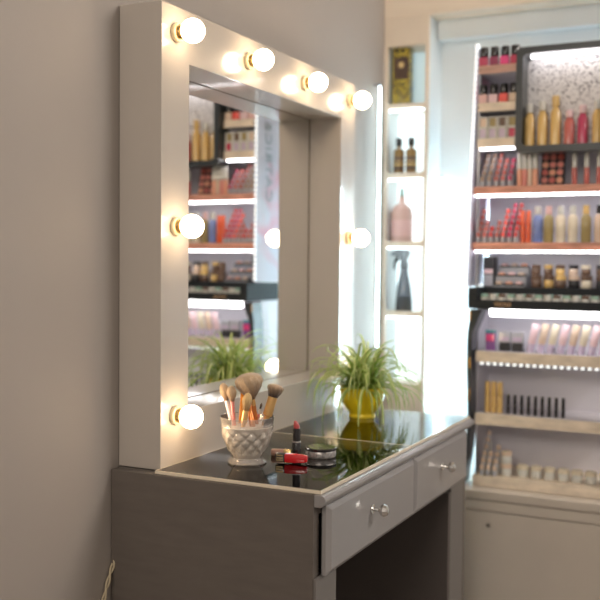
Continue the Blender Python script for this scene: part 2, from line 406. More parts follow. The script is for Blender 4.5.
def drawer(y0, y1, ky):
    x = .3955; z0, z1 = -.1315 - FZ, -.0202 - FZ; c = .008
    m = MB(); n = 0
    m.v = [(x, y0, z0), (x, y1, z0), (x, y1, z1), (x, y0, z1),
           (x + .007, y0, z0), (x + .007, y1, z0), (x + .007, y1, z1), (x + .007, y0, z1),
           (x + .0125, y0 + c * 1.3, z0 + c), (x + .0125, y1 - c * 1.3, z0 + c), (x + .0125, y1 - c * 1.3, z1 - c), (x + .0125, y0 + c * 1.3, z1 - c)]
    m.f = [(0, 3, 2, 1), (0, 1, 5, 4), (1, 2, 6, 5), (2, 3, 7, 6), (3, 0, 4, 7), (4, 5, 9, 8), (5, 6, 10, 9), (6, 7, 11, 10), (7, 4, 8, 11), (8, 9, 10, 11)]
    d = m.build('drawer', 'drawer_paint_lit', van, False, .0006)
    bx = MB(); a, b = V((.03, y0 + .02, -.128), (.3930, y1 - .02, -.045)); bx.box(a, b)
    bx.build('drawer_box', 'gap_shade', d)  # black so the gap beside the drawer front looks shaded
    k = MB().lathe([(.0085, .4082), (.0085, .4100), (.0038, .4110), (.0034, .4200), (.0065, .4230), (.0102, .4260), (.0108, .4300), (.0090, .4350), (.0042, .4382), (.0005, .439)], (0, ky, -.066 - FZ), 10, 'x')
    k.build('knob', 'chrome', d, False)['label'] = 'faceted chrome knob'
drawer(.0150, .4235, .197); drawer(.4255, .787, .592)

# glass plates lying on the table
def plate(y0, y1, lab):
    t = thing('glass_plate', lab, 'glass top', (.245, (y0 + y1) / 2, 0), 'glass plates covering the vanity top')
    w, h = .155, (y1 - y0) / 2
    MB().box((-w + .002, -h + .002, .0006), (w - .002, h - .002, .0060)).build('glass_sheet', 'table_glass', t)
    m = MB()
    m.box((-w, -h, .0006), (w, -h + .0018, .0060)).box((-w, h - .0018, .0006), (w, h, .0060))
    m.box((-w, -h + .0018, .0006), (-w + .0018, h - .0018, .0060)).box((w - .0018, -h + .0018, .0006), (w, h - .0018, .0060))
    m.build('highlit_rim', 'rim_highlight', t)  # opaque rim carrying the painted edge highlight
plate(.001, .4195, 'clear glass plate over the near half of the vanity top')
plate(.4215, .829, 'clear glass plate over the far half of the vanity top under the yellow pot')

# ------------------------------------------------------------------ lighted mirror
MY0, MY1, MX = .019, .861, .0885
lm = thing('lighted_mirror', 'large greige framed vanity mirror with round glowing bulbs around it', 'mirror', (0, 0, 0))
def frame_mesh():
    x0, x1 = .0012, MX
    yo = (MY0, MY1); zo = (.0022, .80); yi = (MY0 + .0865, MY1 - .0865); zi = (.095, .7075)
    m = MB(); O = [(yo[0], zo[0]), (yo[1], zo[0]), (yo[1], zo[1]), (yo[0], zo[1])]; I = [(yi[0], zi[0]), (yi[1], zi[0]), (yi[1], zi[1]), (yi[0], zi[1])]
    for x in (x1, x0):
        m.v += [(x, y, z) for y, z in O] + [(x, y, z) for y, z in I]
    for i in range(4):
        j = (i + 1) % 4
        m.f += [(i, j, 4 + j, 4 + i), (8 + j, 8 + i, 12 + i, 12 + j), (j, i, 8 + i, 8 + j), (4 + i, 4 + j, 12 + j, 12 + i)]
    return m
frame_mesh().build('frame', 'frame_lacquer', lm, False, .0012)
box('mirror_glass', (.0022, MY0 + .085, .094), (.0050, MY1 - .085, .709), 'mirror_silver', lm)
my0, my1, mz0, mz1 = MY0 + .0865, MY1 - .0865, .095, .7075
em = MB().box((.0051, my0 + .0001, mz0 + .001), (.0066, my0 + .0008, mz1 - .001)).box((.0051, my1 - .0008, mz0 + .001), (.0066, my1 - .0001, mz1 - .001))
em.box((.0051, my0 + .0001, mz0 + .0001), (.0066, my1 - .0001, mz0 + .0009)).box((.0051, my0 + .0001, mz1 - .0009), (.0066, my1 - .0001, mz1 - .0001))
em.build('mirror_seam', 'seam_brown', lm)  # thin strips drawing the dark gap around the mirror edge
box('shadow_strip', (.006, MY0 + .006, .0002), (MX - .006, MY1 - .006, .0024), 'gap_shade', lm)  # dark strip put in for the shadow line under the frame
RY = [.0615, .3155, .5685, .8215]; RZ = [.0915, .421, .754]
spots = [(RY[0], RZ[0]), (RY[0], RZ[1]), (RY[0], RZ[2]), (RY[1], RZ[2]), (RY[2], RZ[2]), (RY[3], RZ[2]), (RY[3], RZ[1]), (RY[3], RZ[0])]
ring = MB().lathe([(.0155, 0), (.0165, .002), (.0165, .006), (.0150, .008), (.0135, .0085), (.0130, .006), (.0118, .0055)], (0, 0, 0), 32, 'x')
neck = MB().lathe([(.0110, .005), (.0115, .009), (.0105, .0105), (.0115, .012), (.0105, .0135), (.0112, .0155), (.012, .018)], (0, 0, 0), 24, 'x')
gp = [(.0114, .0165)] + [(.0208 * math.sin(a), .0348 - .0208 * math.cos(a)) for a in [math.radians(34 + i * (146 / 14)) for i in range(15)]]
gp[-1] = (.0004, gp[-1][1])
globe = MB().lathe(gp, (0, 0, 0), 36, 'x')
first = None
for y, z in spots:
    if not first:
        s = ring.build('lamp_socket', 'socket_cream', lm, True); s.location = (MX, y, z)
        n = neck.build('screw_collar', 'socket_brass', s, True); g = globe.build('light_bulb', 'bulb_glow', s, True)
        g['label'] = 'glowing round bulb'; first = (s, n, g)
    else:
        s = first[0].copy(); COL.objects.link(s); s.location = (MX, y, z)
        for o in first[1:]:
            c = o.copy(); COL.objects.link(c); c.parent = s

# ------------------------------------------------------------------ cable
cb = MB()
for ph in (0, PI):
    pts = []
    for i in range(40):
        u = i / 39; y = .006 - u * .075 - .012 * u * u; z = -.150 - u * .105 - .11 * u * u
        pts.append((.0066 + .0026 * math.cos(u * 22 + ph), y + .0024 * math.sin(u * 22 + ph), z))
    cb.tube(pts, .0019, 8)
tag(cb.build('power_cable', 'cable_beige', None, True), 'twisted beige cable hanging down the wall behind the vanity end panel', 'cable')

# ------------------------------------------------------------------ glass jar with brushes
TG = .0060     # top of the glass plates
JX, JY = .1945, .1330
jar = thing('glass_jar', 'footed pressed glass jar with a diamond pattern, holding the makeup brushes', 'jar', (JX, JY, TG))
def diamond(a, h, r):
    if h < .018 or h > .063: return 0
    k = 11; u = a * k / (2 * PI); w = (h - .018) / .021
    d = min(abs(((u + w) % 1) - .5), abs(((u - w) % 1) - .5))
    e = min(1, (h - .018) / .004, (.063 - h) / .004)
    return -.0028 * e * max(0, 1 - d / .17)
op = [(.0335, 0), (.0345, .0015), (.0345, .003), (.031, .0055), (.0285, .008), (.0275, .011), (.029, .0145)]
op += [(.0310 + .0150 * math.sin(min(1, (i / 24)) * PI / 2) , .018 + .045 * i / 24) for i in range(25)]
op += [(.0465, .0640), (.0472, .066), (.0462, .068), (.0468, .074), (.0476, .0795), (.0484, .0812), (.0476, .0826), (.0462, .0822)]
ip = [(.0452, .078), (.0446, .072), (.0440, .0662)]
jm = MB().lathe(op + ip, seg=132, caps=False, rad=lambda a, h, r: diamond(a, h, r) if r > .028 else 0)
jm.lathe([(.0335, 0), (.0003, .0001)], seg=132, caps=False)
jm.build('jar_body', 'crystal', jar, True)
fill = MB().lathe([(.0005, .0085), (.0235, .0090), (.0250, .0140)] + [(.0310 + .0150 * math.sin((i / 12) * PI / 2) - .0034, .018 + .045 * i / 12) for i in range(13)] + [(.0432, .0655), (.034, .0672), (.018, .0680), (.0005, .0685)], seg=132, rad=lambda a, h, r: diamond(a, h, r) if r > .027 else 0)
fo = fill.build('white_granules', 'white_sand', None, True); fo.location = (JX, JY, TG)
tag(fo, 'white granules filling the pressed glass jar', 'filling', kind='stuff')

RV = Vector((.898, .4395, 0)); DV = Vector((-.4395, .898, 0))   # sideways and depth directions of the row of brushes
PXM = .00168
def bp(px, py, dep): return Vector((JX, JY, TG - .0005)) + RV * ((px - 246) * PXM) + DV * dep + Vector((0, 0, (466 - py) * PXM))
def brush(label, foot, neck_, tip, r_foot, r_neck, head_prof, hm, head_mat, fer=.012, fer_mat='handle_gold', flat=1):
    """foot, neck_, tip = points; head_prof = [(radius, fraction along the head)]"""
    t = thing('makeup_brush', label, 'makeup brush', foot)
    ax = (neck_ - foot); L = ax.length
    q = Vector((0, 0, 1)).rotation_difference(ax.normalized())
    t.rotation_mode = 'QUATERNION'; t.rotation_quaternion = q
    H = (tip - neck_).length
    MB().lathe([(r_foot * .6, 0), (r_foot, .003), (r_foot * 1.02, L * .4), (r_neck * .95, L - fer)], seg=20).build('handle', hm, t, True)
    MB().lathe([(r_neck * .98, L - fer), (r_neck, L - fer + .001), (r_neck, L)], seg=20).build('ferrule', fer_mat, t, True)
    hp = []
    for i in range(len(head_prof) - 1):
        p0, p1, p2, p3 = (head_prof[max(0, min(len(head_prof) - 1, i + k))] for k in (-1, 0, 1, 2))
        for j in range(4):
            t_ = j / 4; hp.append(tuple(max(.0002, .5 * (2 * b_ + (c_ - a_) * t_ + (2 * a_ - 5 * b_ + 4 * c_ - d_) * t_ ** 2 + (3 * b_ - a_ - 3 * c_ + d_) * t_ ** 3)) if q_ == 0 else .5 * (2 * b_ + (c_ - a_) * t_ + (2 * a_ - 5 * b_ + 4 * c_ - d_) * t_ ** 2 + (3 * b_ - a_ - 3 * c_ + d_) * t_ ** 3) for q_, (a_, b_, c_, d_) in enumerate(zip(p0, p1, p2, p3))))
    hp.append(head_prof[-1])
    m = MB().lathe([(r, f * H) for r, f in hp], seg=40, rad=lambda a, h, r: .05 * r * math.sin(a * 13 + h * 200) * (1 if r > .002 else 0))
    m.v = [(x, y * flat, z) for x, y, z in m.v]
    h = m.build('bristles', head_mat, t, True); h.location = (0, 0, L)
    return t
oval = lambda w, n0: [(n0, -.03), (n0 * 1.1, .08), (w * .82, .28), (w, .52), (w * .9, .75), (w * .55, .93), (w * .15, 1.0), (.0002, 1.01)]
def ft(px, dep): return bp(px, 420, dep).lerp(bp(px, 420, dep), 0)
def foot_in(px, dep): p = bp(px, 441, dep); return Vector((p.x, p.y, TG + .060))
brush('makeup brush with white handle and small tan head, leftmost in the jar', foot_in(231, .0), bp(224, 400, 0), bp(219.5, 382, 0), .0036, .0040, oval(.0078, .004), 'handle_white', 'bristle_tan', fer_mat='handle_white')
brush('makeup brush with pink handle and small tan head beside the white one', foot_in(233, -.012), bp(230.5, 400, -.010), bp(229, 384, -.010), .0034, .0038, oval(.0083, .004), 'handle_pink', 'bristle_tan', fer_mat='handle_pink')
brush('makeup brush with bright orange handle, its head behind the big powder brush', foot_in(238, .012), bp(240.5, 394, .020), bp(241.5, 379, .022), .0036, .0040, oval(.0075, .004), 'handle_amber', 'bristle_powder', fer_mat='handle_amber')
brush('biggest makeup brush, copper handle and wide fluffy powder head', foot_in(256, .004), bp(250.5, 399, .004), bp(249, 371.5, .0), .0048, .0058,
      [(.0055, -.03), (.0075, .06), (.0130, .22), (.0200, .42), (.0240, .60), (.0240, .76), (.0185, .91), (.009, .99), (.0003, 1.01)], 'handle_copper', 'bristle_powder')
brush('small makeup brush with golden head and pale gold handle in front', foot_in(242, -.026), bp(245, 409, -.022), bp(246.5, 390.5, -.022), .0036, .0055, oval(.0082, .005), 'handle_gold', 'bristle_gold', fer=.022)
brush('makeup brush with coppery orange handle standing in the jar front', foot_in(253, -.022), bp(248, 404, -.008), bp(247, 395, -.006), .0050, .0042, oval(.005, .004), 'handle_copper', 'bristle_gold', fer_mat='handle_copper')
brush('thin lip brush with pink handle and tiny dark tip', foot_in(254, .01), bp(259.5, 409, .004), bp(261, 403, .002), .0022, .0026, oval(.0022, .0018), 'handle_pink', 'bristle_dark', fer=.010, fer_mat='cap_clear')
brush('makeup brush with gold handle and dense dark flat-topped head, rightmost in the jar', foot_in(263, -.006), bp(273.0, 395.5, -.004), bp(277, 383, -.006), .0050, .0085,
      [(.0085, -.03), (.0095, .12), (.0135, .55), (.0142, .78), (.0115, .93), (.006, 1.0), (.0003, 1.01)], 'handle_gold', 'bristle_dark', fer=.034)

# ------------------------------------------------------------------ cosmetics on the table
t = thing('lipstick', 'open red lipstick standing upright in a black tube between jar and compact', 'lipstick', (.2535, .2115, TG), rot=(0, 0, .4)); t.scale = (1, 1, .93)
MB().lathe([(.0085, 0), (.0088, .001), (.0088, .026), (.0083, .027), (.0081, .030)], seg=4 * 8).build('tube_base', 'lipstick_black', t, True)
MB().lathe([(.0078, .030), (.0078, .033)], seg=28).build('band', 'compact_silver', t, True)
MB().lathe([(.0072, .033), (.0072, .0575), (.0064, .0580)], seg=28).build('inner_tube', 'lipstick_black', t, True)
b = MB().lathe([(.0056, .056), (.0056, .060), (.0056, .064), (.0050, .0685), (.0030, .0715), (.0004, .0725)], seg=24)
b.v = [(x, y, z + (0.9 * -x - .001 if z > .0625 else 0) * min(1, (z - .0625) / .006) if z > .0625 else z) for x, y, z in b.v]
b.build('bullet', 'lipstick_red', t, True)
t = thing('lip_gloss', 'glossy red lip gloss with black and gold cap lying in front of the lipstick', 'lip gloss', (.2400, .1580, TG + .0098), rot=(0, 0, math.radians(10)))
def sqt(prof, seg=24):   # rounded-square tube along x
    m = MB().lathe(prof, seg=seg, axis='x')
    out = []
    for x, y, z in m.v:
        r = math.hypot(y, z); a = math.atan2(z, y); k = 1 / max(abs(math.cos(a)), abs(math.sin(a))); k = 1 + (k - 1) * .55
        out.append((x, y * k, z * k))
    m.v = out; return m
sqt([(.0070, 0), (.0078, .001), (.0078, .0165), (.0074, .0175)]).build('cap', 'lipstick_black', t, True)
gl = MB()
for z in (-.005, -.001, .0035): gl.box((.002, -.0088, z), (.0150, -.0080, z + .0022))
gl.build('gold_stripes', 'gold_line', t)
sqt([(.0078, .0176), (.0084, .019), (.0082, .038), (.0070, .052), (.0058, .0565), (.0040, .0575)]).build('gloss_tube', 'gloss_red', t, True)
t = thing('powder_compact', 'round silver powder compact with a black rimmed glossy lid', 'compact', (.2880, .2420, TG))
MB().lathe([(.026, 0), (.0275, .0015), (.0280, .004), (.0280, .011), (.0272, .0125)], seg=56).build('case', 'compact_silver', t, True)
MB().lathe([(.0278, .0126), (.0286, .0135), (.0286, .0165), (.0278, .0175), (.0262, .0177)], seg=56).build('lid_rim', 'lipstick_black', t, True)
MB().lathe([(.0262, .0172), (.0262, .0179), (.0004, .0181)], seg=56).build('lid_glass', 'compact_lid', t, True)
t = thing('cosmetic_tube', 'pale rose tube lying behind the red lip gloss', 'cosmetic tube', (.205, .2060, TG + .0066), rot=(0, 0, math.radians(18)))
MB().lathe([(.0056, 0), (.0064, .001), (.0064, .022), (.006, .023)], seg=24, axis='x').build('tube', 'rose_tube', t, True)
MB().lathe([(.0058, .0231), (.0062, .024), (.0062, .036), (.0055, .0368)], seg=24, axis='x').build('tube_end', 'gold_line', t, True)

# ------------------------------------------------------------------ potted plant
PX, PY = .1815, .700
pot = thing('potted_plant', 'variegated spider plant in a bright yellow pot on the glass top', 'plant', (PX, PY, TG)); pot.scale = (1.05, 1.05, 1.02)
MB().lathe([(.0285, 0), (.0295, .001), (.0290, .006), (.0280, .0085), (.0315, .014), (.0390, .0245), (.0450, .036), (.0485, .049), (.0495, .0600), (.0505, .0665), (.0490, .0685),
            (.0470, .0665), (.0465, .058), (.044, .050)], seg=64).build('pot', 'pot_yellow', pot, True)
MB().lathe([(.0435, .052), (.0448, .0565), (.030, .0590), (.0005, .060)], seg=32).build('soil', 'soil', pot, True)
def foliage():
    v, f, uvs = [], [], []
    rnd = random.Random(5)
    for k in range(190):
        az = rnd.uniform(0, 2 * PI); el = math.radians(rnd.uniform(22, 84)); L = rnd.uniform(.12, .235)
        if k % 4 == 0: L *= .75
        droop = rnd.uniform(2.5, 4.9); w = rnd.uniform(.0022, .0042)
        p = Vector((rnd.uniform(-.018, .018), rnd.uniform(-.018, .018), .058)); n = 18; ds = L / n
        e = el; twist = rnd.uniform(-.5, .5); base = len(v)
        for j in range(n + 1):
            u = j / n
            d = Vector((math.cos(az) * math.cos(e), math.sin(az) * math.cos(e), math.sin(e)))
            side = Vector((-math.sin(az + twist * u), math.cos(az + twist * u), 0))
            up = d.cross(side) * (-1)
            ww = w * (math.sin(min(1, u * 3 + .35) * PI / 2)) * (1 - u ** 3) + .0002
            q = p.copy(); q.z = max(q.z, .002 + .003 * rnd.random())
            wx = q.x + PX
            if wx < .100: q.x = .100 - PX + .25 * (wx - .1) * 0 + .003 * rnd.random()
            v.extend([tuple(q - side * ww + up * ww * .35), tuple(q - side * ww * .3), tuple(q + side * ww * .3), tuple(q + side * ww + up * ww * .35)])
            uvs.extend([0, .36, .64, 1])
            p += d * ds
            e -= ds * droop / L * (.18 + 1.25 * u) * 1.0
            e = max(e, math.radians(-84))
        for j in range(n):
            for c in range(3):
                a = base + j * 4 + c; f.append((a, a + 1, a + 5, a + 4))
    # keep leaves clear of the frame on the wall side
    v2 = [(max(x, .104 - PX), y, max(z, .0015)) for x, y, z in v]
    me = bpy.data.meshes.new('foliage'); me.from_pydata(v2, [], f)
    lay = me.uv_layers.new(name='UVMap')
    for lp in me.loops: lay.data[lp.index].uv = (uvs[lp.vertex_index], .5)
    return link('foliage', me, 'variegated_leaf', pot, True)
foliage()

# ------------------------------------------------------------------ makeup display stand
SX0, SX1 = .322, .715; SYB = 1.24
st = thing('makeup_display_stand', 'tall lit makeup display stand with stepped shelves and curved black legs', 'display stand', (SX0, 1.09, FZ))
def S(a, b): return (a[0] - SX0, a[1] - 1.09, a[2] - FZ), (b[0] - SX0, b[1] - 1.09, b[2] - FZ)
a, b = S((SX0 + .006, SYB, -.213), (SX1, SYB + .012, .905)); box('back_panel', a, b, 'stand_back', st)
# leaning clear side panels; lettering and print on the left one
def side_panel(x, flip=1):
    z0, z1 = .302, .915
    m = MB(); xa, xb = x - .006 * flip, x + .006 * flip
    ya0, ya1 = 1.072, 1.10
    P = [(xa, ya0, z0), (xa + .004, ya0, z0), (xa + .004, SYB + .02, z0), (xa, SYB + .02, z0), (xb, ya1, z1), (xb + .004, ya1, z1), (xb + .004, SYB + .02, z1), (xb, SYB + .02, z1)]
    m.v = [(p[0] - SX0, p[1] - 1.09, p[2] - FZ) for p in P]
    m.f = [(3, 2, 1, 0), (4, 5, 6, 7), (0, 1, 5, 4), (1, 2, 6, 5), (2, 3, 7, 6), (3, 0, 4, 7)]
    return m
sp = side_panel(.3225).build('side_panel', 'panel_print', st)
sp['label'] = 'pale side panel with pink print and grey letters'
side_panel(SX1, 0).build('side_panel', 'stand_back', st)
# lettering: reads upward on the face that looks at the wall
mw = Matrix(((0, 0, -1, 0), (-0, 1, 0, 0), (1, 0, 0, 0), (0, 0, 0, 1)))   # x->+z, y->+y, z->-x
# face (looking along +x): up = +z, right = -y ; text runs up, so glyph tops point to +y
tilt = math.atan2(.012, .628)
M2 = Matrix.Translation(Vector((.3225 - .0010 - SX0, 1.158 - 1.09, .654 - FZ))) @ Matrix.Rotation(tilt, 4, 'Y') @ mw
text_obj('lettering', 'CATRICE', .054, 'lettering_grey', sp, M2, .0006)
# upright light strip along the front edge of the left panel, beaded
m = MB()
for i in range(44):
    u = i / 43; z = .312 + u * .61; x = .3165 + .012 * u - .0015; y = 1.068 + .028 * u
    m.box((x - .0025 - SX0, y - .0035 - 1.09, z - .0045 - FZ), (x + .0035 - SX0, y + .0005 - 1.09, z + .0045 - FZ))
m.build('edge_light', 'led_edge', st)
a, b = S((.3265, 1.100, .905), (.3315, 1.108, .928)); box('panel_pin', a, b, 'led_edge', st)
# inner steel upright
a, b = S((.331, 1.10, .302), (.3375, 1.112, .90)); box('upright', a, b, 'steel_gray', st)
def shelf(z0, z1, m, x0=.334, x1=.70, y0=1.090, led=None, groove=True):
    a, b = S((x0, y0 + .004, z0 + .001), (x1, SYB, z1)); s = box('shelf', a, b, 'acrylic_clear', st)
    a, b = S((x0, y0, z0), (x1, y0 + .004, z1)); box('shelf_front', a, b, m, s)
    if groove:
        zz = (z0 + z1) / 2; a, b = S((x0 + .006, y0 - .0006, zz - .0018), (x1 - .1, y0, zz + .0012)); box('groove', a, b, 'brown', s)
    if led:
        a, b = S((x0 + .006, y0 + .006, z0 - .006), (x1 - .006, y0 + .014, z0 - .0005)); box('light_strip', a, b, led, s)
    return s
shelf(.8485, .869, 'wood_pink', x1=.434)
shelf(.752, .774, 'wood_beige', x1=.434)
shelf(.6600, .682, 'wood_beige', x1=.434, groove=False, led='led_shelf')
shelf(.5400, .5600, 'wood_coral', x0=.324, led='led_shelf', groove=False)
shelf(.3960, .4160, 'wood_coral', x0=.324, led='led_shelf', groove=False)
# black tray / tester drawer
m = MB(); a, b = S((.3285, 1.045, .2470), (SX1, SYB + .01, .262)); m.box(a, b)
a, b = S((.3285, 1.045, .262), (.352, SYB + .01, .3005)); m.box(a, b)
a, b = S((.352, 1.045, .262), (SX1, 1.049, .270)); m.box(a, b)
a, b = S((.352, 1.12, .262), (SX1, SYB + .01, .3005)); m.box(a, b)
tray = m.build('tester_tray', 'tray_black', st, False, .001)
M3 = Matrix.Translation(Vector((.418 - SX0, 1.0446 - 1.09, .2580 - FZ))) @ Matrix.Rotation(PI / 2, 4, 'X')
text_obj('lettering', 'TESTER', .0135, 'lettering_gold', tray, M3, .0004)
a, b = S((.372, 1.092, .226), (.69, 1.106, .2465)); m = MB().box(a, b); m.build('tray_light', 'led_shelf', st, False, .004)
a, b = S((.3195, 1.16, .3010), (.350, SYB + .01, .3060)); box('light_ledge', a, b, 'led_edge', st)
# curved black legs
def leg(x, sgn):
    cen = [(.243, .0115, .0330), (.235, .0095, .028), (.215, .0070, .0215), (.185, .0035, .0140), (.150, .0015, .0120), (.10, .0010, .0112), (.04, .0025, .0098),
           (-.02, .0035, .0088), (-.07, .0030, .0080), (-.12, .0005, .0080), (-.155, -.0040, .0085), (-.185, -.0105, .0095), (-.2125, -.0130, .0120)]
    L = [(x + sgn * (c - w * (0.25 if z > .2 else .5)), z) for z, c, w in cen]; R = [(x + sgn * (c + w * (.75 if z > .2 else .5)), z) for z, c, w in reversed(cen)]
    pts = [(p[0] - SX0, p[1] - FZ) for p in L + R]
    lg = MB().prism(pts, 1.072 - 1.09, 1.13 - 1.09).build('leg', 'stand_black', st, False, .0015)
    for z, h in ((.214, .026), (.09, .03), (.005, .034)):
        MB().box((x + sgn * .004 - SX0 - .0022, -.0195, z - FZ), (x + sgn * .004 - SX0 + .0022, -.0182, z + h - FZ)).build('bronze_inlay', 'bronze', lg, False, .001)
leg(.3240, 1); leg(SX1 - .006, -1)
a, b = S((.3300, 1.1305, -.2130), (.3335, SYB, .2465)); box('lower_side_panel', a, b, 'stand_back', st)
def lshelf(z0, z1, m, y0, led=None):
    a, b = S((.3385, y0 + .004, z0 + .003), (.700, SYB, z1)); s = box('shelf', a, b, 'stand_back', st)
    a, b = S((.3385, y0, z0), (.700, y0 + .004, z1)); box('shelf_front', a, b, m, s)
    if led:
        mm = MB()
        for i in range(20):
            a, b = S((.350 + i * .017, y0 + .001, z0 - .007), (.358 + i * .017, y0 + .006, z0 - .001)); mm.box(a, b)
        mm.build('light_strip', led, s)
lshelf(.1070, .1350, 'wood_beige', 1.090, 'led_edge')
lshelf(-.0560, -.0275, 'wood_beige', 1.090)
a, b = S((.3385, 1.075, -.2140), (.70, SYB, -.186)); box('shelf', a, b, 'wood_beige', st)

bc = thing('base_cabinet', 'off-white base cabinet with a small knob under the display stand', 'cabinet', (.30, 1.03, FZ))
box('body', (.022, .012, 0), (.43, .26, .5455 - .022), 'cabinet_white', bc, .001)
box('top', (.014, 0, .5445 - .022), (.44, .262, .5445), 'cabinet_white', bc, .0015)
box('drawer_front', (.024, .001, .4945), (.428, .0115, .5195), 'cabinet_white', bc, .001)
dd = box('door', (.024, .001, .02), (.428, .0115, .4915), 'cabinet_white', bc, .001)
MB().lathe([(.0025, -.010), (.0025, .0008)], (.0985, 0, .463), 12, 'y').lathe([(.0045, -.018), (.0055, -.016), (.0055, -.011), (.0035, -.0095)], (.0985, 0, .463), 16, 'y').build('knob', 'chrome', dd, True)

# ------------------------------------------------------------------ products
def polish(name='nail_polish'):
    t = thing(name, '', 'nail polish', (0, 0, 0))
    MB().box((-.0112, -.0105, 0), (.0112, .0105, .0225)).build('bottle', 'raspberry', t, False, .003)
    MB().lathe([(.0108, .0226), (.0112, .024), (.0110, .0455), (.0104, .0468)], seg=20).build('cap', 'cap_black', t, True)
    return t
proto = polish(); used = [False]
def put(proto, flag, loc, label, group, **k):
    if not flag[0]:
        flag[0] = True
        proto.location = loc; proto['label'] = label
        if group: proto['group'] = group
        sw = k.get('swap')
        if sw:
            for c in proto.children:
                nm = c.name.split('.')[0]
                if nm in sw: c.data.materials.clear(); c.data.materials.append(MATS[sw[nm]])
        if k.get('rot'): proto.rotation_euler = k['rot']
        if k.get('scale'): proto.scale = k['scale']
        return proto
    return dup(proto, loc, label, group, **k)
ZA, ZB, ZC, ZD, ZE = .8695, .7745, .6825, .5605, .4165
G1 = 'nail polishes on the top shelf'
for i, (x, c, lab) in enumerate(((.3470, 'raspberry', 'raspberry nail polish with black cap, first from the left on the top shelf'),
                                 (.3745, 'wine', 'wine red nail polish with black cap, second on the top shelf'),
                                 (.4015, 'hot_pink', 'hot pink nail polish with black cap, third on the top shelf'),
                                 (.4280 - .0005, 'crimson', 'crimson nail polish with black cap, last on the top shelf'))):
    put(proto, used, (x - .002, 1.103, ZA), lab, G1, swap={'bottle': c})
G2 = 'nail polishes on the second shelf'
for i, (x, c, lab) in enumerate(((.3460, 'pale_pink', 'dusty pink nail polish with black cap, first on the second shelf'),
                                 (.3725, 'shell', 'pale shell pink nail polish with black cap, second on the second shelf'),
                                 (.3990, 'coral', 'bright coral nail polish with black cap, third on the second shelf'),
                                 (.4245, 'nude', 'nude nail polish with black cap, last on the second shelf'))):
    put(proto, used, (x - .001, 1.103, ZB), lab, G2, swap={'bottle': c})
# boxed eyeshadows, two tiers
def shadow_box():
    t = thing('eyeshadow_box', '', 'eyeshadow', (0, 0, 0))
    m = MB(); w, h = .0115, .028
    m.box((-w, -.009, 0), (w, .009, .003)).box((-w, -.009, h - .003), (w, .009, h)).box((-w, -.009, .003), (-w + .003, .009, h - .003)).box((w - .003, -.009, .003), (w, .009, h - .003))
    m.build('case', 'cap_clear', t, False, .0006)
    MB().box((-w + .0031, -.004, .0031), (w - .0031, .0085, h - .0031)).build('powder', 'olive', t)
    return t
sb = shadow_box(); uf = [False]
for j, row in enumerate((('lilac', 'lilac', 'lilac', 'crimson'), ('nude', 'olive', 'brown', 'olive'))):
    for i, c in enumerate(row):
        put(sb, uf, (.3460 + .0250 * i, 1.102 + .003 * j, ZC + .0285 * j),
            ('square eyeshadow box, upper row on the third shelf' if j else 'square eyeshadow box, lower row on the third shelf') + ', %s from the left' % ['first', 'second', 'third', 'last'][i],
            'eyeshadow boxes on the third shelf', swap={'powder': c})
# tiers of lipstick testers
def tester():
    t = thing('lipstick_tester', '', 'lipstick', (0, 0, 0))
    MB().lathe([(.0052, 0), (.0056, .001), (.0056, .013), (.0052, .014)], seg=14).build('tube', 'plastic_grey', t, True)
    MB().lathe([(.0054, .0141), (.0058, .016), (.0058, .0215), (.0048, .0250), (.0025, .0268), (.0003, .0272)], seg=14).build('colour_cap', 'red', t, True)
    return t
tp = tester(); ut = [False]
def tiers(z0, xs, cols, hs, dz, dy, group, shelfword):
    st_m = MB()
    for k in range(max(hs)):
        n_x = [x for x, h in zip(xs, hs) if h > k]
        if k: 
            for x in n_x: st_m.box((x - .0070, 1.099 + dy * k - .0065, z0 - .0003 + .0003), (x + .0070, 1.099 + dy * k + .0055, z0 + dz * k - .0002))
    t = st_m.build('tester_riser', 'plastic_grey'); tag(t, 'grey stepped riser holding the lipstick testers on the %s' % shelfword, 'display riser')
    for i, (x, c, h) in enumerate(zip(xs, cols, hs)):
        for k in range(h):
            put(tp, ut, (x, 1.099 + dy * k, z0 + dz * k), 'small %s lipstick tester in the %s column of the %s' % (c.replace('_', ' '), ['first', 'second', 'third', 'fourth', 'fifth', 'sixth', 'seventh'][i], shelfword), 
                group + ', %s column' % ['first', 'second', 'third', 'fourth', 'fifth', 'sixth', 'seventh'][i], swap={'colour_cap': c})
tiers(ZD, [.3465 + .0178 * i for i in range(5)], ['tan', 'tan', 'brick', 'rose', 'raspberry'], [5, 5, 5, 4, 4], .0160, .0135, 'lipstick testers on the fourth shelf', 'fourth shelf')
tiers(ZE, [.3385 + .0160 * i for i in range(7)], ['brick', 'rose', 'red', 'brick', 'coral', 'crimson', 'red'], [5, 3, 2, 3, 5, 6, 6], .0155, .0130, 'lipstick testers on the fifth shelf', 'fifth shelf')
# farther along those shelves (seen in the mirror)
def palette():
    t = thing('blush_palette', 'black palette of round pink blushes standing on the fourth shelf', 'palette', (.518, 1.13, ZD + .001), rot=(math.radians(-14), 0, 0))
    box('case', (-.030, -.004, 0), (.030, .004, .086), 'pan_black', t, .002)
    for r in range(4):
        for c in range(3):
            MB().lathe([(.0003, -.0062), (.0075, -.0062), (.0085, -.0045), (.0085, -.0040)], (-.0190 + c * .019, 0, .0125 + r * .0205), 18, 'y').build('blush', ['blush', 'rose', 'peach', 'blush'][(r + c) % 4], t, True)
    return t
palette()
def gloss():
    t = thing('lip_gloss', '', 'lip gloss', (0, 0, 0))
    MB().lathe([(.0062, 0), (.0068, .001), (.0068, .040), (.006, .042)], seg=16).build('tube', 'peach', t, True)
    MB().lathe([(.0066, .0422), (.0068, .044), (.0058, .080), (.005, .081)], seg=16).build('cap', 'cap_clear', t, True)
    return t
